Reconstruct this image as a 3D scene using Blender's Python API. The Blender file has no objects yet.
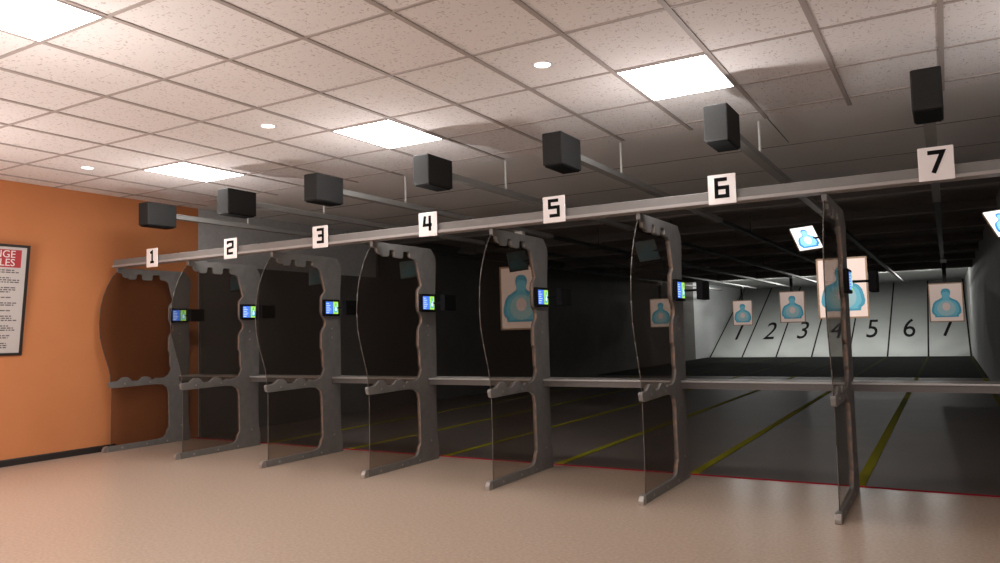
import bpy, bmesh, math, random
from mathutils import Vector, Matrix, Euler
random.seed(7)
SC = bpy.context.scene
COL = SC.collection

# ------------------------------------------------------------------ camera
H = 1.6                      # eye height; measured z values below are relative to the eye, Z() lifts them
def Z(z): return z + H
Rm = ((0.8619523, 0.50634231, -0.02560679), (-0.05519603, 0.04351379, -0.99752692), (-0.50397583, 0.86123401, 0.0654549))
cam_data = bpy.data.cameras.new('camera'); cam = bpy.data.objects.new('camera', cam_data); COL.objects.link(cam)
cam_data.sensor_width = 36.0; cam_data.lens = 36.0 * 762 / 1000; cam_data.clip_end = 200
x_, y_, z_ = Vector(Rm[0]), -Vector(Rm[1]), -Vector(Rm[2])
M = Matrix((x_, y_, z_)).transposed().to_4x4(); M.translation = (0, 0, H)
cam.matrix_world = M
SC.camera = cam

# ------------------------------------------------------------------ world and lights
w = bpy.data.worlds.new('world'); SC.world = w; w.use_nodes = True
bg = w.node_tree.nodes['Background']; bg.inputs[0].default_value = (1.0, 0.93, 0.90, 1); bg.inputs[1].default_value = 1.62
SC.view_settings.view_transform = 'Standard'; SC.view_settings.look = 'None'
SC.view_settings.gamma = 1; SC.view_settings.use_curve_mapping = False; SC.view_settings.exposure = 0.2

def point(name, loc, power, color=(1, .93, .88), radius=.08):
    d = bpy.data.lights.new(name, 'POINT'); d.energy = power; d.color = color; d.shadow_soft_size = radius
    o = bpy.data.objects.new(name, d); o.location = loc; COL.objects.link(o); return o
PANELX = (-8.38, -5.163, -1.94, 1.28)
spots = []
for px in PANELX:
    spots.append((px, 6.45, Z(1.34)))
point('lobby_fill', (-5.163, 2.5, Z(1.0)), 65, radius=.3)  # added fill under the front panel, no fixture of its own
point('lobby_fill', (-8.6, 3.2, Z(0.6)), 95, radius=.4)  # added fill without a fixture, brightens the left floor and wall

def spot(loc, aim, power, ang=.5, name='target_fill', color=(1, .93, .88)):
    d = bpy.data.lights.new(name, 'SPOT'); d.energy = power; d.color = color; d.spot_size = ang; d.spot_blend = .4; d.shadow_soft_size = .05
    o = bpy.data.objects.new(name, d); o.location = loc; o.rotation_euler = (Vector(aim)-Vector(loc)).to_track_quat('-Z', 'Y').to_euler(); COL.objects.link(o)
for (x, y, z, pw) in ((-1.64, 15.25, .636, 420), (-6.40, 11.67, .58, 110), (-9.62, 28.76, .56, 200), (-7.92, 35.0, .55, 170), (-4.79, 28.9, .61, 170), (-.03, 25.3, .50, 170)):
    spot((x, y-3.2, Z(1.60)), (x, y, Z(z)), pw)  # added spots without fixtures, one brightening each paper target

for p_ in spots: spot(p_, (p_[0], p_[1]+.02, p_[2]+1), 27, 2.75, 'lobby_uplight', (1, .95, .92))
for bx_ in (-8.9, -7.2, -5.6, -4.0, -2.4, -.8):
    spot((bx_, 35.9, Z(1.95)), (bx_, 41.8, .75), 330, .95, 'backstop_spot', (1, 1, .96))
for bx_ in (-8.8, -7.2, -5.6, -4.0, -2.4, -.8):
    point('backstop_lamp', (bx_, 37.2, Z(2.03)), 70, (1, 1, .96), .05)

# ------------------------------------------------------------------ materials
def mat(name, color, rough=.6, metal=0.0, spec=.5, noise=None, emit=None, estr=0.0):
    m = bpy.data.materials.new(name); m.use_nodes = True
    nt = m.node_tree; b = nt.nodes['Principled BSDF']
    b.inputs['Base Color'].default_value = (*color, 1); b.inputs['Roughness'].default_value = rough
    b.inputs['Metallic'].default_value = metal; b.inputs['Specular IOR Level'].default_value = spec
    if emit:
        b.inputs['Emission Color'].default_value = (*emit, 1); b.inputs['Emission Strength'].default_value = estr
    if noise:
        scale, amount, col2 = noise
        tc = nt.nodes.new('ShaderNodeTexCoord'); n = nt.nodes.new('ShaderNodeTexNoise')
        n.inputs['Scale'].default_value = scale; n.inputs['Detail'].default_value = 6
        r = nt.nodes.new('ShaderNodeValToRGB'); r.color_ramp.elements[0].position = .5 - amount; r.color_ramp.elements[1].position = .5 + amount
        r.color_ramp.elements[0].color = (*color, 1); r.color_ramp.elements[1].color = (*col2, 1)
        nt.links.new(tc.outputs['Object'], n.inputs['Vector']); nt.links.new(n.outputs['Fac'], r.inputs['Fac'])
        nt.links.new(r.outputs['Color'], b.inputs['Base Color'])
    return m

def speckle_tile():
    m = bpy.data.materials.new('mineral_tile'); m.use_nodes = True; nt = m.node_tree; b = nt.nodes['Principled BSDF']
    b.inputs['Roughness'].default_value = .9; b.inputs['Specular IOR Level'].default_value = .1
    g = nt.nodes.new('ShaderNodeNewGeometry')
    prev = None
    base = nt.nodes.new('ShaderNodeTexNoise'); base.inputs['Scale'].default_value = 1.2
    br = nt.nodes.new('ShaderNodeValToRGB'); br.color_ramp.elements[0].color = (.77, .75, .745, 1); br.color_ramp.elements[1].color = (.82, .77, .765, 1)
    nt.links.new(g.outputs['Position'], base.inputs['Vector']); nt.links.new(base.outputs['Fac'], br.inputs['Fac'])
    prev = br.outputs['Color']
    for sx, sy, off, th in ((17, 52, 0, .665), (52, 17, 5, .665), (36, 36, 11, .69)):
        mp = nt.nodes.new('ShaderNodeMapping'); mp.inputs['Scale'].default_value = (sx, sy, 1); mp.inputs['Location'].default_value = (off, off, off)
        mp.inputs['Rotation'].default_value = (0, 0, .25)
        n = nt.nodes.new('ShaderNodeTexNoise'); n.inputs['Scale'].default_value = 1; n.inputs['Detail'].default_value = 1.5
        r = nt.nodes.new('ShaderNodeValToRGB'); r.color_ramp.elements[0].position = th; r.color_ramp.elements[1].position = th + .03
        r.color_ramp.elements[0].color = (0, 0, 0, 1); r.color_ramp.elements[1].color = (.75, .75, .75, 1)
        mx = nt.nodes.new('ShaderNodeMixRGB'); mx.inputs[2].default_value = (.46, .40, .38, 1)
        nt.links.new(g.outputs['Position'], mp.inputs['Vector']); nt.links.new(mp.outputs[0], n.inputs['Vector'])
        nt.links.new(n.outputs['Fac'], r.inputs['Fac']); nt.links.new(r.outputs['Color'], mx.inputs[0]); nt.links.new(prev, mx.inputs[1])
        prev = mx.outputs[0]
    nt.links.new(prev, b.inputs['Base Color'])
    return m

def glass_mat(name, tint, haze=.05):
    m = bpy.data.materials.new(name); m.use_nodes = True; nt = m.node_tree
    nt.nodes.remove(nt.nodes['Principled BSDF']); out = nt.nodes['Material Output']
    t = nt.nodes.new('ShaderNodeBsdfTransparent'); t.inputs[0].default_value = (*tint, 1)
    gl = nt.nodes.new('ShaderNodeBsdfGlossy'); gl.inputs[0].default_value = (.8, .8, .8, 1); gl.inputs['Roughness'].default_value = .12
    df = nt.nodes.new('ShaderNodeBsdfDiffuse'); df.inputs[0].default_value = (.10, .08, .07, 1)
    fr = nt.nodes.new('ShaderNodeFresnel'); fr.inputs[0].default_value = 1.25
    m1 = nt.nodes.new('ShaderNodeMixShader'); m1.inputs[0].default_value = haze
    m2 = nt.nodes.new('ShaderNodeMixShader')
    nt.links.new(t.outputs[0], m1.inputs[1]); nt.links.new(df.outputs[0], m1.inputs[2])
    ge = nt.nodes.new('ShaderNodeNewGeometry'); mu = nt.nodes.new('ShaderNodeMath'); mu.operation = 'SUBTRACT'; mu.use_clamp = True
    nt.links.new(fr.outputs[0], mu.inputs[0]); nt.links.new(ge.outputs['Backfacing'], mu.inputs[1]); nt.links.new(mu.outputs[0], m2.inputs[0]); nt.links.new(m1.outputs[0], m2.inputs[1]); nt.links.new(gl.outputs[0], m2.inputs[2])
    nt.links.new(m2.outputs[0], out.inputs[0])
    return m

MT = dict(
    tile=speckle_tile(),
    grid=mat('ceiling_grid_metal', (.40, .35, .33), .6),
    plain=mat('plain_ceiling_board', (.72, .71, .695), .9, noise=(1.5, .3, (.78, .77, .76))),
    ceilshade=mat('shaded_range_ceiling', (.26, .23, .205), .9, noise=(1.0, .3, (.30, .27, .24))),
    baffle=mat('baffle_dark', (.20, .178, .16), .85),
    orange=mat('orange_paint', (.60, .235, .095), .7, spec=.2, noise=(1.3, .3, (.55, .21, .082))),
    concrete=mat('grey_concrete', (.52, .53, .53), .8, spec=.2, noise=(14, .3, (.42, .43, .43))),
    wallshade=mat('shaded_wall_sheet', (.12, .112, .104), .85, spec=.2, noise=(2, .3, (.095, .089, .083))),  # wall shade as a colour, not a separate wall covering
    farwall=mat('far_wall_paint', (.42, .42, .41), .8, spec=.2, noise=(.8, .35, (.33, .33, .33))),
    lobbyfloor=mat('lobby_floor', (.57, .44, .345), .26, spec=.5, noise=(38, .2, (.46, .35, .275))),
    rangefloor=mat('range_floor', (.145, .122, .108), .52, spec=.22, noise=(1.2, .3, (.12, .10, .09))),
    rubber=mat('rubber_trap', (.012, .013, .012), .95, spec=.05, noise=(3, .3, (.018, .019, .018))),
    redline=mat('red_line', (.42, .008, .03), .9, spec=.05),
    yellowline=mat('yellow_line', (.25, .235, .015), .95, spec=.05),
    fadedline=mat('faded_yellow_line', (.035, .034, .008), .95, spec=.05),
    base=mat('black_baseboard', (.02, .016, .015), .5),
    frame=mat('divider_metal', (.24, .23, .222), .5, .3, noise=(9, .25, (.19, .182, .175))),
    frameedge=mat('divider_worn_edge', (.30, .20, .155), .5, .3, noise=(14, .12, (.18, .16, .15))),
    bolt=mat('bolt_metal', (.42, .40, .38), .35, .8),
    beam=mat('beam_metal', (.20, .185, .175), .6, .1, noise=(4, .3, (.17, .16, .15))),
    beamlip=mat('beam_lip', (.33, .30, .285), .55, .1),
    counter=mat('counter_metal', (.42, .41, .40), .4, .3),
    counterfront=mat('counter_front', (.14, .125, .118), .5, .2),
    upper=glass_mat('smoked_glass', (.70, .67, .64), .06),
    lower=glass_mat('lower_glass', (.79, .76, .73), .08),
    rim=mat('glass_rim', (.10, .085, .075), .5, .1),
    sign=mat('sign_white', (.84, .78, .76), .5),
    black=mat('black_paint', (.008, .008, .008), .9, spec=.08),
    housing=mat('motor_housing', (.022, .0215, .021), .75, spec=.25, noise=(40, .2, (.018, .018, .018))),
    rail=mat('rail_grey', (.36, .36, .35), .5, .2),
    railshade=mat('rail_shaded', (.035, .033, .032), .5),  # same rail as rail_grey, with the range's shade in the colour
    rod=mat('rod_white', (.70, .70, .68), .4),
    plastic=mat('black_plastic', (.005, .005, .005), .6, spec=.12),
    scrblue=mat('screen_blue', (.02, .05, .2), .3, emit=(.07, .20, .85), estr=1.0),
    scrwhite=mat('screen_white', (.2, .2, .2), .3, emit=(.75, .95, 1.0), estr=1.0),
    scrgreen=mat('screen_green', (.05, .2, .05), .3, emit=(.45, .85, .10), estr=.9),
    scrcyan=mat('screen_cyan', (.05, .2, .2), .3, emit=(.05, .45, .60), estr=.9),
    litwhite=mat('display_white', (.5, .5, .5), .3, emit=(1, .98, .96), estr=.95),
    litblue=mat('display_blue', (.05, .2, .5), .3, emit=(.045, .28, .62), estr=1.0),
    litpale=mat('display_pale_blue', (.2, .4, .6), .3, emit=(.32, .70, .88), estr=1.0),
    offscreen=mat('dim_screen', (.008, .015, .016), .5),
    offshape=mat('dim_screen_shape', (.010, .045, .050), .3),
    paper=mat('target_paper', (.80, .66, .60), .8, spec=.1),
    wood=mat('target_frame_wood', (.19, .115, .065), .6, noise=(20, .2, (.28, .18, .11))),
    ink=mat('target_ink_blue', (.05, .29, .42), .7),
    inkmid=mat('target_ink_mid', (.12, .42, .54), .7),
    inkpale=mat('target_ink_pale', (.28, .46, .50), .7),
    inkpink=mat('target_ink_centre', (.62, .50, .48), .7),
    white=mat('clip_white', (.75, .75, .73), .5),
    panel=mat('light_diffuser', (.9, .9, .9), .5, emit=(1, .98, .96), estr=15.0),
    downlight=mat('downlight_glow', (.9, .9, .9), .5, emit=(1, .96, .90), estr=4.0),
    backstop=mat('backstop_steel', (.36, .37, .355), .55, .1, noise=(1.1, .35, (.31, .32, .31))),
    posterpaper=mat('poster_paper', (.56, .52, .50), .5),
    posterred=mat('poster_red', (.42, .035, .045), .5),
    postertext=mat('poster_text', (.13, .11, .11), .6),
    posterwhite=mat('poster_white', (.8, .76, .74), .6),
)

# ------------------------------------------------------------------ helpers
def mk(name, bm, m, parent=None, kind=None, label=None, cat=None, group=None, smooth=False, bevel=0):
    bmesh.ops.recalc_face_normals(bm, faces=bm.faces)
    me = bpy.data.meshes.new(name); bm.to_mesh(me); bm.free()
    for x in (m if isinstance(m, (list, tuple)) else [m]): me.materials.append(MT[x])
    o = bpy.data.objects.new(name, me); COL.objects.link(o)
    if smooth:
        for p in me.polygons: p.use_smooth = True
    if bevel:
        bv = o.modifiers.new('bevel', 'BEVEL'); bv.width = bevel; bv.segments = 2; bv.limit_method = 'ANGLE'
    if parent: o.parent = parent
    if kind: o['kind'] = kind
    tag(o, label, cat, group)
    return o
def tag(o, label=None, cat=None, group=None):
    if label: o['label'] = label
    if cat: o['category'] = cat
    if group: o['group'] = group
def empty(name, loc, label, cat, group=None):
    o = bpy.data.objects.new(name, None); o.location = loc; o.empty_display_size = .1; COL.objects.link(o); tag(o, label, cat, group); return o
def box(bm, x0, y0, z0, x1, y1, z1, mi=0):
    v = [bm.verts.new(p) for p in ((x0,y0,z0),(x1,y0,z0),(x1,y1,z0),(x0,y1,z0),(x0,y0,z1),(x1,y0,z1),(x1,y1,z1),(x0,y1,z1))]
    for f in ((0,3,2,1),(4,5,6,7),(0,1,5,4),(1,2,6,5),(2,3,7,6),(3,0,4,7)):
        bm.faces.new([v[i] for i in f]).material_index = mi
def B(*a): bm = bmesh.new(); box(bm, *a); return bm
def prism(pts, axis, a, b, bm=None, mi=0, side_mi=None):
    """extrude a 2D outline between a and b along axis; outline coords are the two other axes in xyz order"""
    bm = bm or bmesh.new()
    def P(p, t):
        return {'x': (t, p[0], p[1]), 'y': (p[0], t, p[1]), 'z': (p[0], p[1], t)}[axis]
    va = [bm.verts.new(P(p, a)) for p in pts]; vb = [bm.verts.new(P(p, b)) for p in pts]
    bm.faces.new(va).material_index = mi; bm.faces.new(vb[::-1]).material_index = mi
    n = len(pts)
    for i in range(n):
        f = bm.faces.new((va[i], va[(i+1) % n], vb[(i+1) % n], vb[i])); f.material_index = mi if side_mi is None else side_mi(i, pts[i], pts[(i+1) % n])
    return bm
def tube(bm, p0, p1, r, n=10):
    p0, p1 = Vector(p0), Vector(p1); d = (p1-p0).normalized(); u = d.orthogonal().normalized(); v = d.cross(u)
    a = []; b = []
    for i in range(n):
        t = 2*math.pi*i/n; o = u*math.cos(t)*r + v*math.sin(t)*r
        a.append(bm.verts.new(p0+o)); b.append(bm.verts.new(p1+o))
    bm.faces.new(a[::-1]); bm.faces.new(b)
    for i in range(n): bm.faces.new((a[i], a[(i+1) % n], b[(i+1) % n], b[i]))
    return bm
def strokes_bm(lines, wd, y0, y1, ox, oz):
    """thick strokes in the XZ plane, mitred at the joints"""
    bm = bmesh.new()
    for ln in lines:
        n = len(ln); L = []; R_ = []
        for i in range(n):
            p = Vector(ln[i]); a = (p-Vector(ln[i-1])).normalized() if i else None; b = (Vector(ln[i+1])-p).normalized() if i < n-1 else None
            if a is None: a = b
            if b is None: b = a
            t = (a+b).normalized(); nrm = Vector((-t.y, t.x)); k = wd/2/max(.35, nrm.dot(Vector((-a.y, a.x))))
            L.append(p+nrm*k); R_.append(p-nrm*k)
        for i in range(n-1):
            q = [L[i], L[i+1], R_[i+1], R_[i]]
            prism([(c.x+ox, c.y+oz) for c in q], 'y', y0, y1, bm)
    return bm
def text_bm(s, size, depth, shear=0, align='CENTER'):
    c = bpy.data.curves.new('t', 'FONT'); c.body = s; c.size = size; c.extrude = depth/2; c.shear = shear; c.align_x = align; c.resolution_u = 4
    o = bpy.data.objects.new('t', c); COL.objects.link(o); bpy.context.view_layer.update()
    me = bpy.data.meshes.new_from_object(o.evaluated_get(bpy.context.evaluated_depsgraph_get()))
    bm = bmesh.new(); bm.from_mesh(me); bpy.data.objects.remove(o); bpy.data.meshes.remove(me); bpy.data.curves.remove(c)
    return bm

PX = [-10.60, -9.0, -7.37, -5.74, -4.11, -2.48, -.84]      # stall dividers
SX = [-9.64, -8.02, -6.445, -4.855, -3.315, -1.66, -.013]    # sign centres
BX = [-9.55, -7.92, -6.40, -4.79, -3.22, -1.64, -.045]     # carrier rails
LX = [-9.70, -8.08, -6.47, -4.865, -3.25, -1.63, -.013]    # lane centres
WL, WR, SPLIT, CE = -10.75, .87, 8.30, Z(2.186)

# ------------------------------------------------------------------ setting
S = 'structure'
mk('floor', B(WL-.2, -4, -.12, 4, SPLIT, 0), 'lobbyfloor', kind=S)
mk('floor', B(WL-.2, SPLIT, -.12, WR+.2, 24.6, 0), 'rangefloor', kind=S)
mk('floor', B(WL-.2, 24.6, -.12, WR+.2, 48.2, .004), 'rubber', kind=S)
mk('ceiling', B(WL-.2, -4, CE, 4, 8.30, CE+.15), 'tile', kind=S)
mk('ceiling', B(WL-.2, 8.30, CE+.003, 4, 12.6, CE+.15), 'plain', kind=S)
mk('ceiling', B(WL-.2, 12.6, CE, WR+.2, 30.5, CE+.15), 'ceilshade', kind=S)  # middle of the range ceiling, its lack of light put into the colour
mk('ceiling', B(WL-.2, 30.5, CE, WR+.2, 49, CE+.15), 'farwall', kind=S)
bm = bmesh.new()
for k in range(-8, 12):
    x = -4.757 + .805*k
    if WL < x < 4: box(bm, x-.020, -4, CE-.010, x+.020, 8.30, CE+.01)
for y in range(-3, 9): box(bm, WL, y-.014, CE-.009, 4, y+.014, CE+.01)
mk('ceiling', bm, 'grid', kind=S)
bm = bmesh.new()
for y in (9.75, 11.2): box(bm, WL, y-.008, CE-.001, 4, y+.008, CE+.01)
for k in (-4, 1, 4, 6): box(bm, -4.757+.805*k-.005, 8.3, CE-.001, -4.757+.805*k+.005, 9.6, CE+.01)
mk('ceiling', bm, 'counterfront', kind=S)
mk('wall_left', B(WL-.2, -4, 0, WL, 8.40, CE), 'orange', kind=S)
mk('wall_left', B(WL-.2, 8.40, 0, WL, 49, CE), 'concrete', kind=S)
mk('trim_1', prism([(8.42, 0), (37.0, 0), (37.0, CE), (13.0, CE), (13.0, Z(1.24)), (8.42, Z(1.24))], 'x', WL, WL+.05), 'wallshade', kind=S)  # added dark sheet, shaped to the unlit stretch of the range wall
mk('wall_right', B(WR, 8.10, 0, WR+.2, 49, CE), 'farwall', kind=S)
mk('wall_right', B(WR+.2, 8.10, 0, 4, 8.3, CE), 'concrete', kind=S)
mk('wall_right', B(4, -4, 0, 4.2, 8.3, CE), 'concrete', kind=S)  # out-of-view lobby wall, added to cut world light from the right
mk('baseboard_left', prism([(WL, 0), (WL+.02, 0), (WL+.02, .075), (WL+.012, .09), (WL, .09)], 'y', -4, 6.95), 'base', kind=S)
mk('trim_2', B(WL+.01, 8.24, -.01, 4, 8.30, .003), 'redline', kind=S)
for i, x in enumerate(PX[1:] + [.77]):
    mk('trim_%d' % (i+3), B(x-.05, 8.32, -.01, x+.05, 24.6, .006), 'yellowline', kind=S)
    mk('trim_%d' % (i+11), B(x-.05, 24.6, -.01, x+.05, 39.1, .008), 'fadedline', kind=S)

# backstop: a steel slope under the last ceiling bay
Y0, SL = 39.2, .45
def slope(x, s, lift=0):       # s = distance up the slope
    c = 1/math.hypot(1, SL); return (x, Y0 + s*c - lift*SL*c, s*SL*c + lift*c)
TOPS = (CE-.02)/(SL/math.hypot(1, SL))
def slab(bm, x0, x1, s0, s1, l0, l1):
    vs = [bm.verts.new(slope(x, s, l)) for l in (l0, l1) for (x, s) in ((x0, s0), (x1, s0), (x1, s1), (x0, s1))]
    for f in ((0,3,2,1),(4,5,6,7),(0,1,5,4),(1,2,6,5),(2,3,7,6),(3,0,4,7)): bm.faces.new([vs[i] for i in f])
bm = bmesh.new(); slab(bm, WL-.1, WR+.1, -.1, TOPS, -.25, 0)
back = mk('wall_back', bm, 'backstop', kind=S)
mk('wall_back', B(WL-.2, 48.6, 0, WR+.2, 49, CE), 'farwall', kind=S)
for i, x in enumerate(PX + [.79]):
    bm = bmesh.new(); slab(bm, x-.035, x+.035, 0, TOPS, -.01, .004); mk('lane_seam', bm, 'black', back)
for i, x in enumerate(LX):
    bm = text_bm(str(i+1), 1.0, .006)
    zz = [v.co.y for v in bm.verts]; xs = [v.co.x for v in bm.verts]; y0_, y1_ = min(zz), max(zz); xc = (min(xs)+max(xs))/2
    s0, s1 = 2.05, 4.15
    for v in bm.verts:
        t = (v.co.y-y0_)/(y1_-y0_); l = .010 + v.co.z
        v.co = slope(x + (v.co.x-xc)*1.22, s0+(s1-s0)*t, l)
    mk('lane_number', bm, 'black', back)

# overhead baffles of the range
for i, y in enumerate((13.6, 16.4, 19.4, 22.6, 26.0, 29.2, 32.6)):
    zb = Z([1.98, 1.98, 1.98, 1.98, 1.99, 1.96, 1.90][i])
    o = mk('ceiling_baffle', prism([(y-.30, zb+.02), (y-.27, zb), (y+.02, zb+.0), (y+.05, CE), (y-.03, CE)], 'x', WL, WR), 'baffle',
           label='dark brown angled baffle board hanging across the dark range ceiling above the lane rails', cat='baffle', group='ceiling baffles of the range')

# ------------------------------------------------------------------ header beam and counter
hb = empty('header_beam', (-5, 6.86, Z(1.09)), 'long grey steel beam across the stall fronts carrying the white lane number signs', 'beam')
hb_off = -hb.location
def child(o, p): o.parent = p; o.location = -Vector(p.location); return o
child(mk('beam_body', B(-10.60, 6.80, Z(1.118), 1.6, 6.94, Z(1.20)), 'beam', bevel=.006), hb)
child(mk('lower_flange', B(-10.60, 6.775, Z(1.088), 1.6, 6.94, Z(1.118)), 'beamlip', bevel=.004), hb)
for x in (-9.2, -7.6, -6.1, -4.3, -2.7, -1.15, .4):
    bm = bmesh.new(); tube(bm, (x, 6.86, Z(1.20)), (x, 6.86, Z(1.216)), .016, 8); child(mk('bolt', bm, 'base'), hb)
ct = empty('shooting_counter', (-5, 8.1, 0.95), 'long narrow grey shelf running behind the dividers at waist height through all lanes', 'counter')
child(mk('counter_top', B(WL+.05, 7.92, Z(-.585), WR, 8.27, Z(-.565)), 'counter', bevel=.004), ct)
child(mk('front_apron', B(WL+.05, 7.95, Z(-.650), WR, 8.24, Z(-.585)), 'counterfront'), ct)

# ------------------------------------------------------------------ stall dividers
def arc(pts_in): return pts_in
FR = [(6.86,1.088),(6.86,1.03),(6.875,1.015),(6.935,1.012),(6.95,.965),(6.98,.945),(7.03,.945),(7.05,.925),(7.14,.925),(7.165,.94),(7.175,1.00),(7.20,1.012),(7.24,1.012),
      (7.265,1.0),(7.27,.94),(7.29,.925),(7.42,.922),(7.435,.94),(7.44,.995),(7.46,1.012),(7.55,1.012),(7.57,.995),(7.575,.95),(7.60,.935),(7.66,.932),(7.715,.90),(7.745,.80),(7.775,.70),(7.80,.615),(7.79,.60),(7.735,.545),(7.725,.50),(7.725,.33),(7.74,.28),
      (7.785,.23),(7.80,.19),(7.795,.14),(7.745,.08),(7.725,.03),(7.72,-.16),(7.745,-.20),(7.75,-.40),(7.77,-.44),(7.76,-.48),
      (7.72,-.545),(7.66,-.575),(7.58,-.585),(7.50,-.575),(7.47,-.595),(7.43,-.595),(7.40,-.56),(7.34,-.545),(7.27,-.548),(7.24,-.575),(7.20,-.598),(7.10,-.598),(7.07,-.56),(7.03,-.535),(6.95,-.532),(6.91,-.56),(6.87,-.585),
      (6.80,-.59),(6.745,-.595),(6.74,-.615),(6.755,-.672),(6.79,-.685),(7.50,-.675),(7.63,-.69),(7.70,-.735),(7.725,-.82),(7.735,-1.36),(7.70,-1.40),(7.685,-1.46),(7.64,-1.50),(7.55,-1.515),(6.74,-1.520),(6.685,-1.535),(6.67,-1.565),
      (6.675,-1.6),(8.12,-1.6),(8.12,-1.42),(8.09,-1.30),(8.085,-.80),(8.09,-.655),(7.915,-.655),(7.915,-.560),(8.10,-.560),(8.10,.60),(8.13,.90),(8.12,.98),(8.02,1.088)]
UG = [(6.88,1.04),(6.80,.96),(6.72,.82),(6.655,.66),(6.61,.48),(6.595,.25),(6.61,.05),(6.655,-.12),(6.70,-.26),(6.74,-.38),(6.765,-.48),(6.775,-.60),(7.80,-.62),(7.90,-.4),(7.90,.95),(7.70,1.06)]
LG = [(6.79,-.64),(6.79,-1.0),(6.785,-1.55),(7.80,-1.55),(7.85,-.75),(7.70,-.64)]
zl = lambda P: [(a, b+H) for a, b in P]
def side(i, p, q):
    # front-facing worn edges (running down the inner post) take the worn material
    return 1 if (p[0] > 7.6 and p[0] < 7.85 and abs(q[1]-p[1]) > abs(q[0]-p[0])) else 0
def rim_bm(P, r=.0055):
    bm = bmesh.new()
    for a, b in zip(P, P[1:]): tube(bm, (0, a[0], a[1]+H), (0, b[0], b[1]+H), r, 6)
    return bm
div0 = None
div_labels = ['grey scalloped stall divider with smoked glass standing against the orange wall, under sign 1',
              'grey scalloped stall divider with smoked glass between sign 1 and sign 2',
              'grey scalloped stall divider with smoked glass between sign 2 and sign 3',
              'grey scalloped stall divider with smoked glass between sign 3 and sign 4',
              'grey scalloped stall divider between sign 4 and sign 5, large target behind its glass',
              'grey scalloped stall divider with smoked glass between sign 5 and sign 6',
              'stall divider seen almost edge-on between sign 6 and sign 7, brown worn post']
def build_divider():
    e = empty('stall_divider', (0, 0, 0), div_labels[0], 'divider', None)
    mk('frame', prism(zl(FR), 'x', -.023, .023, mi=0, side_mi=side), ['frame', 'frameedge'], e, bevel=.006)
    mk('upper_glass', prism(zl(UG), 'x', -.005, .005), 'upper', e)
    mk('lower_glass', prism(zl(LG), 'x', -.005, .005), 'lower', e)
    mk('glass_rim', rim_bm(UG[:12]), 'rim', e, smooth=True)
    mk('glass_rim', rim_bm(LG[:3], .005), 'rim', e, smooth=True)
    for (y, z) in ((7.92, -.02), (7.92, .10), (7.95, -1.35), (6.95, -1.56), (7.35, -1.56), (7.7, -1.56), (6.98, -.63), (7.4, -.63)):
        bm = bmesh.new(); tube(bm, (-.028, y, z+H), (.028, y, z+H), .014, 8); mk('bolt', bm, 'bolt', e)
    # foot tip cap
    mk('foot_cap', prism(zl([(6.662,-1.6),(6.655,-1.56),(6.68,-1.522),(6.73,-1.512),(6.74,-1.6)]), 'x', -.027, .027), 'bolt', e, bevel=.006)
    return e
def copy_tree(o, parent=None):
    c = o.copy(); COL.objects.link(c)
    if parent: c.parent = parent
    for ch in list(o.children): copy_tree(ch, c)
    return c
div0 = build_divider()
for i, x in enumerate(PX):
    o = div0 if i == 0 else copy_tree(div0)
    o.location = (x, 0, 0); o['label'] = div_labels[i]; o['group'] = 'stall dividers of the firing line'

# ------------------------------------------------------------------ lane terminals on the posts
PLACE = ['between sign 1 and the orange wall', 'second from the left', 'third from the left', 'fourth from the left, below sign 4', 'fifth from the left, beside the framed target', 'sixth from the left, before the dark wall', 'seen edge-on before the large framed target']
tl = ['small lit control screen on the leftmost divider post',
      'small lit control screen on the divider post between signs 1 and 2',
      'small lit control screen on the divider post between signs 2 and 3',
      'small lit control screen on the divider post between signs 3 and 4',
      'small lit control screen on the divider post between signs 4 and 5',
      'small lit control screen on the divider post between signs 5 and 6',
      'small lit control screen on the edge-on divider before the large framed target']
def build_terminal():
    e = empty('lane_terminal', (0, 7.9, Z(.38)), tl[0], 'control screen')
    def bb(name, x0, y0, z0, x1, y1, z1, m, par=e, **k):
        o = mk(name, B(x0, y0, z0, x1, y1, z1), m, par, **k); return o
    bb('housing', .036, -.185, -.125, .075, .175, .125, 'plastic', bevel=.008)
    s = bb('screen', .075, -.155, -.098, .078, .135, .098, 'plastic')
    bb('text_pane', .0785, -.150, -.092, .080, .005, .092, 'scrblue', s)
    for k in range(6):
        wd = .06 + .05*((k*37) % 5)/5
        bb('text_line', .0805, -.14, -.080+k*.028, .082, -.14+wd, -.072+k*.028, 'scrwhite', s)
    bb('target_pane', .0785, .015, -.092, .080, .130, .092, 'scrgreen', s)
    pts = [(.035,-.07),(.110,-.07),(.115,-.02),(.10,.015),(.085,.025),(.088,.06),(.072,.078),(.058,.06),(.060,.025),(.045,.015),(.030,-.02)]
    mk('target_icon', prism(pts, 'x', .0805, .082), 'scrcyan', s)
    mk('target_icon', prism([(a*.5+.036, b*.55-.01) for a, b in pts], 'x', .0823, .0835), 'scrwhite', s)
    bb('rear_box', .225, .04, -.115, .295, .34, .105, 'plastic', bevel=.008)
    bm = bmesh.new(); tube(bm, (.06, .12, 0), (.24, .16, 0), .014, 8); mk('support_arm', bm, 'plastic', e)
    return e
t0 = build_terminal()
for i, x in enumerate(PX):
    o = t0 if i == 0 else copy_tree(t0)
    o.location = (x, 7.88 - (.10 if i == 6 else 0), Z(.385)); o.scale = (1, .86, .9); o['label'] = tl[i]; o['group'] = 'lane control screens'

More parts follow.
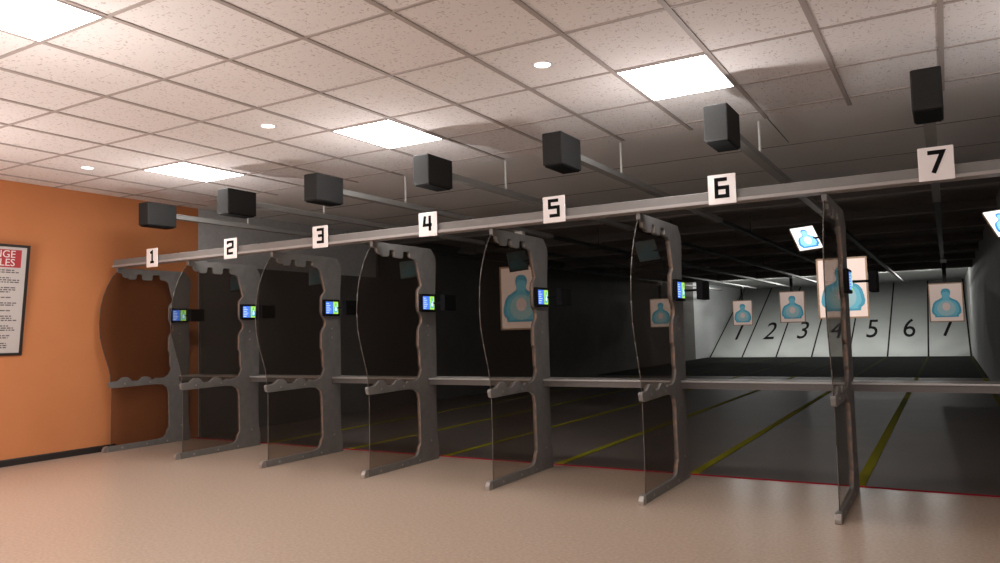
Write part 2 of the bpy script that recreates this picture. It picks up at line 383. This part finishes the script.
# ------------------------------------------------------------------ lane signs
DIG = {
 '1': [[(-.035,.055),(.008,.075),(.008,-.075)], [(-.035,-.075),(.048,-.075)]],
 '2': [[(-.05,.045),(-.05,.075),(.048,.075),(.048,.005),(-.05,-.01),(-.05,-.075),(.052,-.075)]],
 '3': [[(-.05,.075),(.048,.075),(.048,-.075),(-.05,-.075)], [(-.03,.002),(.048,.002)]],
 '4': [[(-.035,.08),(-.05,-.02),(.055,-.02)], [(.028,.08),(.028,-.085)]],
 '5': [[(.05,.075),(-.048,.075),(-.048,.008),(.048,.008),(.048,-.075),(-.05,-.075)]],
 '6': [[(.048,.075),(-.048,.075),(-.048,-.075),(.048,-.075),(.048,.002),(-.048,.002)]],
 '7': [[(-.055,.075),(.048,.075),(-.02,-.085)]],
}
for i, x in enumerate(SX):
    zc = Z((1.165, 1.170, 1.190, 1.192, 1.198, 1.206, 1.214)[i])
    e = empty('lane_sign', (x, 6.772, zc), 'white square sign with black number %d on the header beam' % (i+1), 'sign', 'lane number signs')
    mk('plate', B(-.122, -.010, -.132, .122, .000, .132), 'sign', e, bevel=.003)
    mk('numeral', strokes_bm(DIG[str(i+1)], .033, -.0125, -.0102, 0, .012), 'black', e)

# ------------------------------------------------------------------ target carriers: rail, motor box, hanger rods
def build_carrier():
    e = empty('target_carrier_rail', (0, 0, 0), 'x', 'carrier rail')
    mk('motor_housing', B(-.105, 6.56, Z(1.60), .105, 7.02, Z(1.92)), 'housing', e, bevel=.012)
    mk('bottom_plate', B(-.09, 6.585, Z(1.588), .09, 6.99, Z(1.60)), 'plastic', e)
    mk('rail', prism([(-.05, Z(1.74)), (-.05, Z(1.80)), (-.02, Z(1.815)), (.02, Z(1.815)), (.05, Z(1.80)), (.05, Z(1.74))], 'y', 7.02, 12.9), 'rail', e)
    mk('rail', prism([(-.045, Z(1.74)), (-.045, Z(1.80)), (.045, Z(1.80)), (.045, Z(1.74))], 'y', 12.9, 38.0), 'railshade', e, label='far stretch of the rail, shade put into its colour')
    for y in (8.4, 15.2, 24.2, 31.0):
        bm = bmesh.new(); tube(bm, (0, y, Z(1.80)), (0, y, CE), .013, 8); mk('hanger_rod', bm, 'rod' if y < 12 else 'railshade', e)  # far rods take the shaded colour as well
    return e
c0 = build_carrier()
for i, x in enumerate(BX):
    o = c0 if i == 0 else copy_tree(c0)
    o.location = (x, 0, 0)
    o['label'] = 'overhead target rail ending in a dark grey motor box above lane sign %d' % (i+1); o['group'] = 'overhead target rails'

# ------------------------------------------------------------------ paper targets
def ell(cx, cz, rx, rz, n=20): return [(cx+rx*math.cos(2*math.pi*k/n), cz+rz*math.sin(2*math.pi*k/n)) for k in range(n)]
def bust(s=1.0, dz=0):
    half = [(.0,.40),(.06,.392),(.10,.36),(.118,.30),(.112,.24),(.095,.19),(.10,.14),(.18,.09),(.27,.045),(.325,-.03),(.355,-.14),(.37,-.24),(.355,-.31),(.30,-.36),(.29,-.42),(0,-.42)]
    r = [(a*s, b*s+dz) for a, b in half]; return r + [(-a, b) for a, b in reversed(r[1:-1])]
TW, TH = .86, 1.12
def build_target():
    e = empty('paper_target', (0, 0, 0), 'x', 'target')
    bm = bmesh.new(); t = .03
    for (a, b, c, d) in ((-TW/2, -TH/2, TW/2, -TH/2+t), (-TW/2, TH/2-t, TW/2, TH/2), (-TW/2, -TH/2+t, -TW/2+t, TH/2-t), (TW/2-t, -TH/2+t, TW/2, TH/2-t)):
        box(bm, a, -.014, b, c, .014, d)
    mk('frame', bm, 'wood', e)
    s = mk('paper_sheet', B(-TW/2+t, -.006, -TH/2+t, TW/2-t, .004, TH/2-t), 'paper', e)
    mk('silhouette', prism(bust(), 'y', -.009, -.0062), 'ink', s)
    mk('silhouette_inner', prism(bust(.84, -.03), 'y', -.0115, -.0092), 'inkmid', s)
    mk('silhouette_ring', prism(ell(0, -.17, .23, .22), 'y', -.014, -.0117), 'inkpale', s)
    mk('silhouette_centre', prism(ell(0, -.12, .10, .115), 'y', -.0165, -.0142), 'inkpink', s)
    mk('hanger', B(-.05, -.02, TH/2, .05, .02, TH/2+.30), 'plastic', e)
    mk('trolley', B(-.075, -.05, 0, .075, .05, .10), 'white', e, label='white trolley')
    return e
TG = [  # lane index, y, centre height, label
  (5, 15.25, .636, 'large wood-framed paper target with blue silhouette behind the edge-on divider post'),
  (2, 11.67, .58, 'wood-framed paper target with blue silhouette seen through the glass left of sign 5'),
  (0, 28.76, .562, 'faint small paper target seen through the divider glass between signs 5 and 6'),
  (1, 35.0, .555, 'smallest paper target, leftmost of those hanging before the numbered backstop'),
  (3, 28.9, .612, 'small paper target hanging above backstop numbers 2 and 3'),
  (6, 25.3, .505, 'paper target hanging above number 7 on the backstop'),
]
tg0 = build_target()
for k, (li, y, zc, lab) in enumerate(TG):
    o = tg0 if k == 0 else copy_tree(tg0)
    o.location = ({6: -.02, 2: -6.40, 0: -9.62}.get(li, BX[li]), y, Z(zc)); o['label'] = lab; o['group'] = 'paper targets on the rails'
    for ch in o.children:          # trolley rides just below the rail, hanger spans down to the frame
        n = ch.name.split('.')[0]
        if n == 'trolley': ch.location.z = 1.74 - .10 - zc
        if n == 'hanger':
            top = 1.74 - .10 - zc; ch.scale.z = (top - TH/2)/.30; ch.location.z = TH/2*(1-ch.scale.z)

# ------------------------------------------------------------------ tilted overhead lane displays
def build_display(lit, name_lab):
    e = empty('lane_display', (0, 0, 0), name_lab, 'display screen', 'tilted lane displays')
    w_, h_ = .23, .273
    mk('housing', B(-w_/2, .004, -h_/2, w_/2, .022, h_/2), 'plastic' if not lit else 'wood', e)
    s = mk('screen', B(-w_/2, -.004, -h_/2, w_/2, .004, h_/2), 'litwhite' if lit else 'offscreen', e)
    k = .27
    mk('silhouette', prism([(a*k, b*k-.005) for a, b in bust()], 'y', -.006, -.0042), 'litblue' if lit else 'offshape', s)
    if lit:
        mk('silhouette_inner', prism([(a*k*.8, b*k*.85-.005) for a, b in bust()], 'y', -.008, -.0062), 'litpale', s)
        mk('silhouette_centre', prism(ell(0, -.035, .035, .045), 'y', -.010, -.0082), 'litwhite', s)
    return e
lb = {2: 'dark tilted display hanging behind the glass of the divider between signs 1 and 2', 3: 'dark tilted display hanging behind the glass of the divider between signs 2 and 3',
      4: 'dark tilted display hanging behind the glass of the divider between signs 3 and 4', 5: 'dark tilted display above the target seen through the glass left of sign 5',
      6: 'dim tilted display hanging behind the glass of the divider between signs 5 and 6', 7: 'bright white tilted display with blue silhouette left of the edge-on divider',
      8: 'bright white tilted display with blue silhouette cut by the right frame edge'}
def eul():
    a, b, c = -.543, -.131, .568
    return (Matrix.Rotation(c, 4, 'Z') @ Matrix.Rotation(b, 4, 'Y') @ Matrix.Rotation(a, 4, 'X')).to_euler()
for n in range(2, 9):
    px = (PX + [.79])[n-1]
    o = build_display(n >= 7, lb[n]); o.location = (px-.323, 8.0, Z(.843)); o.rotation_euler = eul()
    # bracket from the back of the display to the post (or the side wall)
    inv = (Matrix.Translation(o.location) @ o.rotation_euler.to_matrix().to_4x4()).inverted()
    a = inv @ Vector((px-.026 if n < 8 else WR, 8.04, Z(.86))); bm = bmesh.new(); tube(bm, (.02, .02, 0), a, .010, 6); mk('bracket', bm, 'plastic', o)

# ------------------------------------------------------------------ ceiling lights
def build_panel():
    e = empty('ceiling_panel_light', (0, 0, 0), 'x', 'ceiling light')
    mk('diffuser', B(-.375, -.475, -.012, .375, .475, .0), 'panel', e)
    bm = bmesh.new()
    for a in ((-.395,-.495,-.375,.495), (.375,-.495,.395,.495), (-.375,-.495,.375,-.475), (-.375,.475,.375,.495)): box(bm, a[0], a[1], -.014, a[2], a[3], 0)
    mk('frame', bm, 'grid', e); return e
pl = [((PANELX[0], 6.5), 'bright square ceiling light panel above lanes 1 and 2, nearest the orange wall'),
      ((PANELX[1], 6.5), 'bright square ceiling light panel in the middle of the far row, above motor box 4'),
      ((PANELX[2], 6.5), 'bright square ceiling light panel above and left of motor box 6'),
      ((PANELX[1], 2.5), 'large bright ceiling light panel cut by the upper left corner of the photo')]
p0 = build_panel()
for k, ((x, y), lab) in enumerate(pl):
    o = p0 if k == 0 else copy_tree(p0); o.location = (x, y, CE); o['label'] = lab; o['group'] = 'square ceiling light panels'
def build_down():
    e = empty('recessed_downlight', (0, 0, 0), 'x', 'ceiling light')
    bm = bmesh.new(); tube(bm, (0, 0, -.006), (0, 0, 0), .068, 24); mk('lens', bm, 'downlight', e)
    bm = bmesh.new(); n = 24
    for i in range(n):
        a, b = 2*math.pi*i/n, 2*math.pi*(i+1)/n
        prism([(r*math.cos(t), r*math.sin(t)) for r, t in ((.068, a), (.080, a), (.080, b), (.068, b))], 'z', -.008, 0, bm)
    mk('trim_ring', bm, 'sign', e); return e
d0 = build_down()
for k, (x, y, lab) in enumerate(((-9.2, 5.55, 'small round recessed ceiling light nearest the orange wall, leftmost of three'), (-5.95, 5.5, 'small round recessed ceiling light, middle of three'), (-2.76, 5.5, 'small round recessed ceiling light above sign 5, rightmost of three'))):
    o = d0 if k == 0 else copy_tree(d0); o.location = (x, y, CE); o['label'] = lab; o['group'] = 'round recessed ceiling lights'

# ------------------------------------------------------------------ poster on the orange wall
po = empty('rules_poster', (WL, 5.1, Z(.58)), 'black-framed white rules poster with red heading on the orange wall', 'poster')
po.location = (WL+.094, 5.06, Z(.58)); po.rotation_euler = (0, .125, 0)
y0_, y1_, z0_, z1_ = -.62, .53, -.735, .735
bm = bmesh.new()
for a in ((y0_, z0_, y1_, z0_+.035), (y0_, z1_-.035, y1_, z1_), (y0_, z0_+.035, y0_+.035, z1_-.035), (y1_-.035, z0_+.035, y1_, z1_-.035)): box(bm, 0, a[0], a[1], .025, a[2], a[3])
mk('frame', bm, 'base', po)
sh = mk('sheet', B(0, y0_+.035, z0_+.035, .012, y1_-.035, z1_-.035), 'posterpaper', po)
mk('heading_band', B(.0122, y0_+.07, .43, .014, y1_-.10, .665), 'posterred', sh)
for j, s in enumerate(('RANGE', 'RULES')):
    bm = text_bm(s, .135, .002, align='RIGHT')
    for v in bm.verts:
        x, y, z = v.co; v.co = (.0155+z, x + y1_-.175, y + .56 - j*.11)
    mk('heading_text', bm, 'posterwhite', sh)
z = .385; rr = random.Random(3)
while z > -.66:
    for ln in range(rr.choice((1, 2, 2, 3))):
        bm = bmesh.new(); y = y0_+.10; end = y1_-.10-rr.uniform(0, .12)
        while y < end:
            wv = rr.uniform(.02, .07); box(bm, .0122, y, z, .0135, min(y+wv, end), z+.016); y += wv+.012
        mk('text_line', bm, 'postertext', sh); z -= .028
    z -= .045
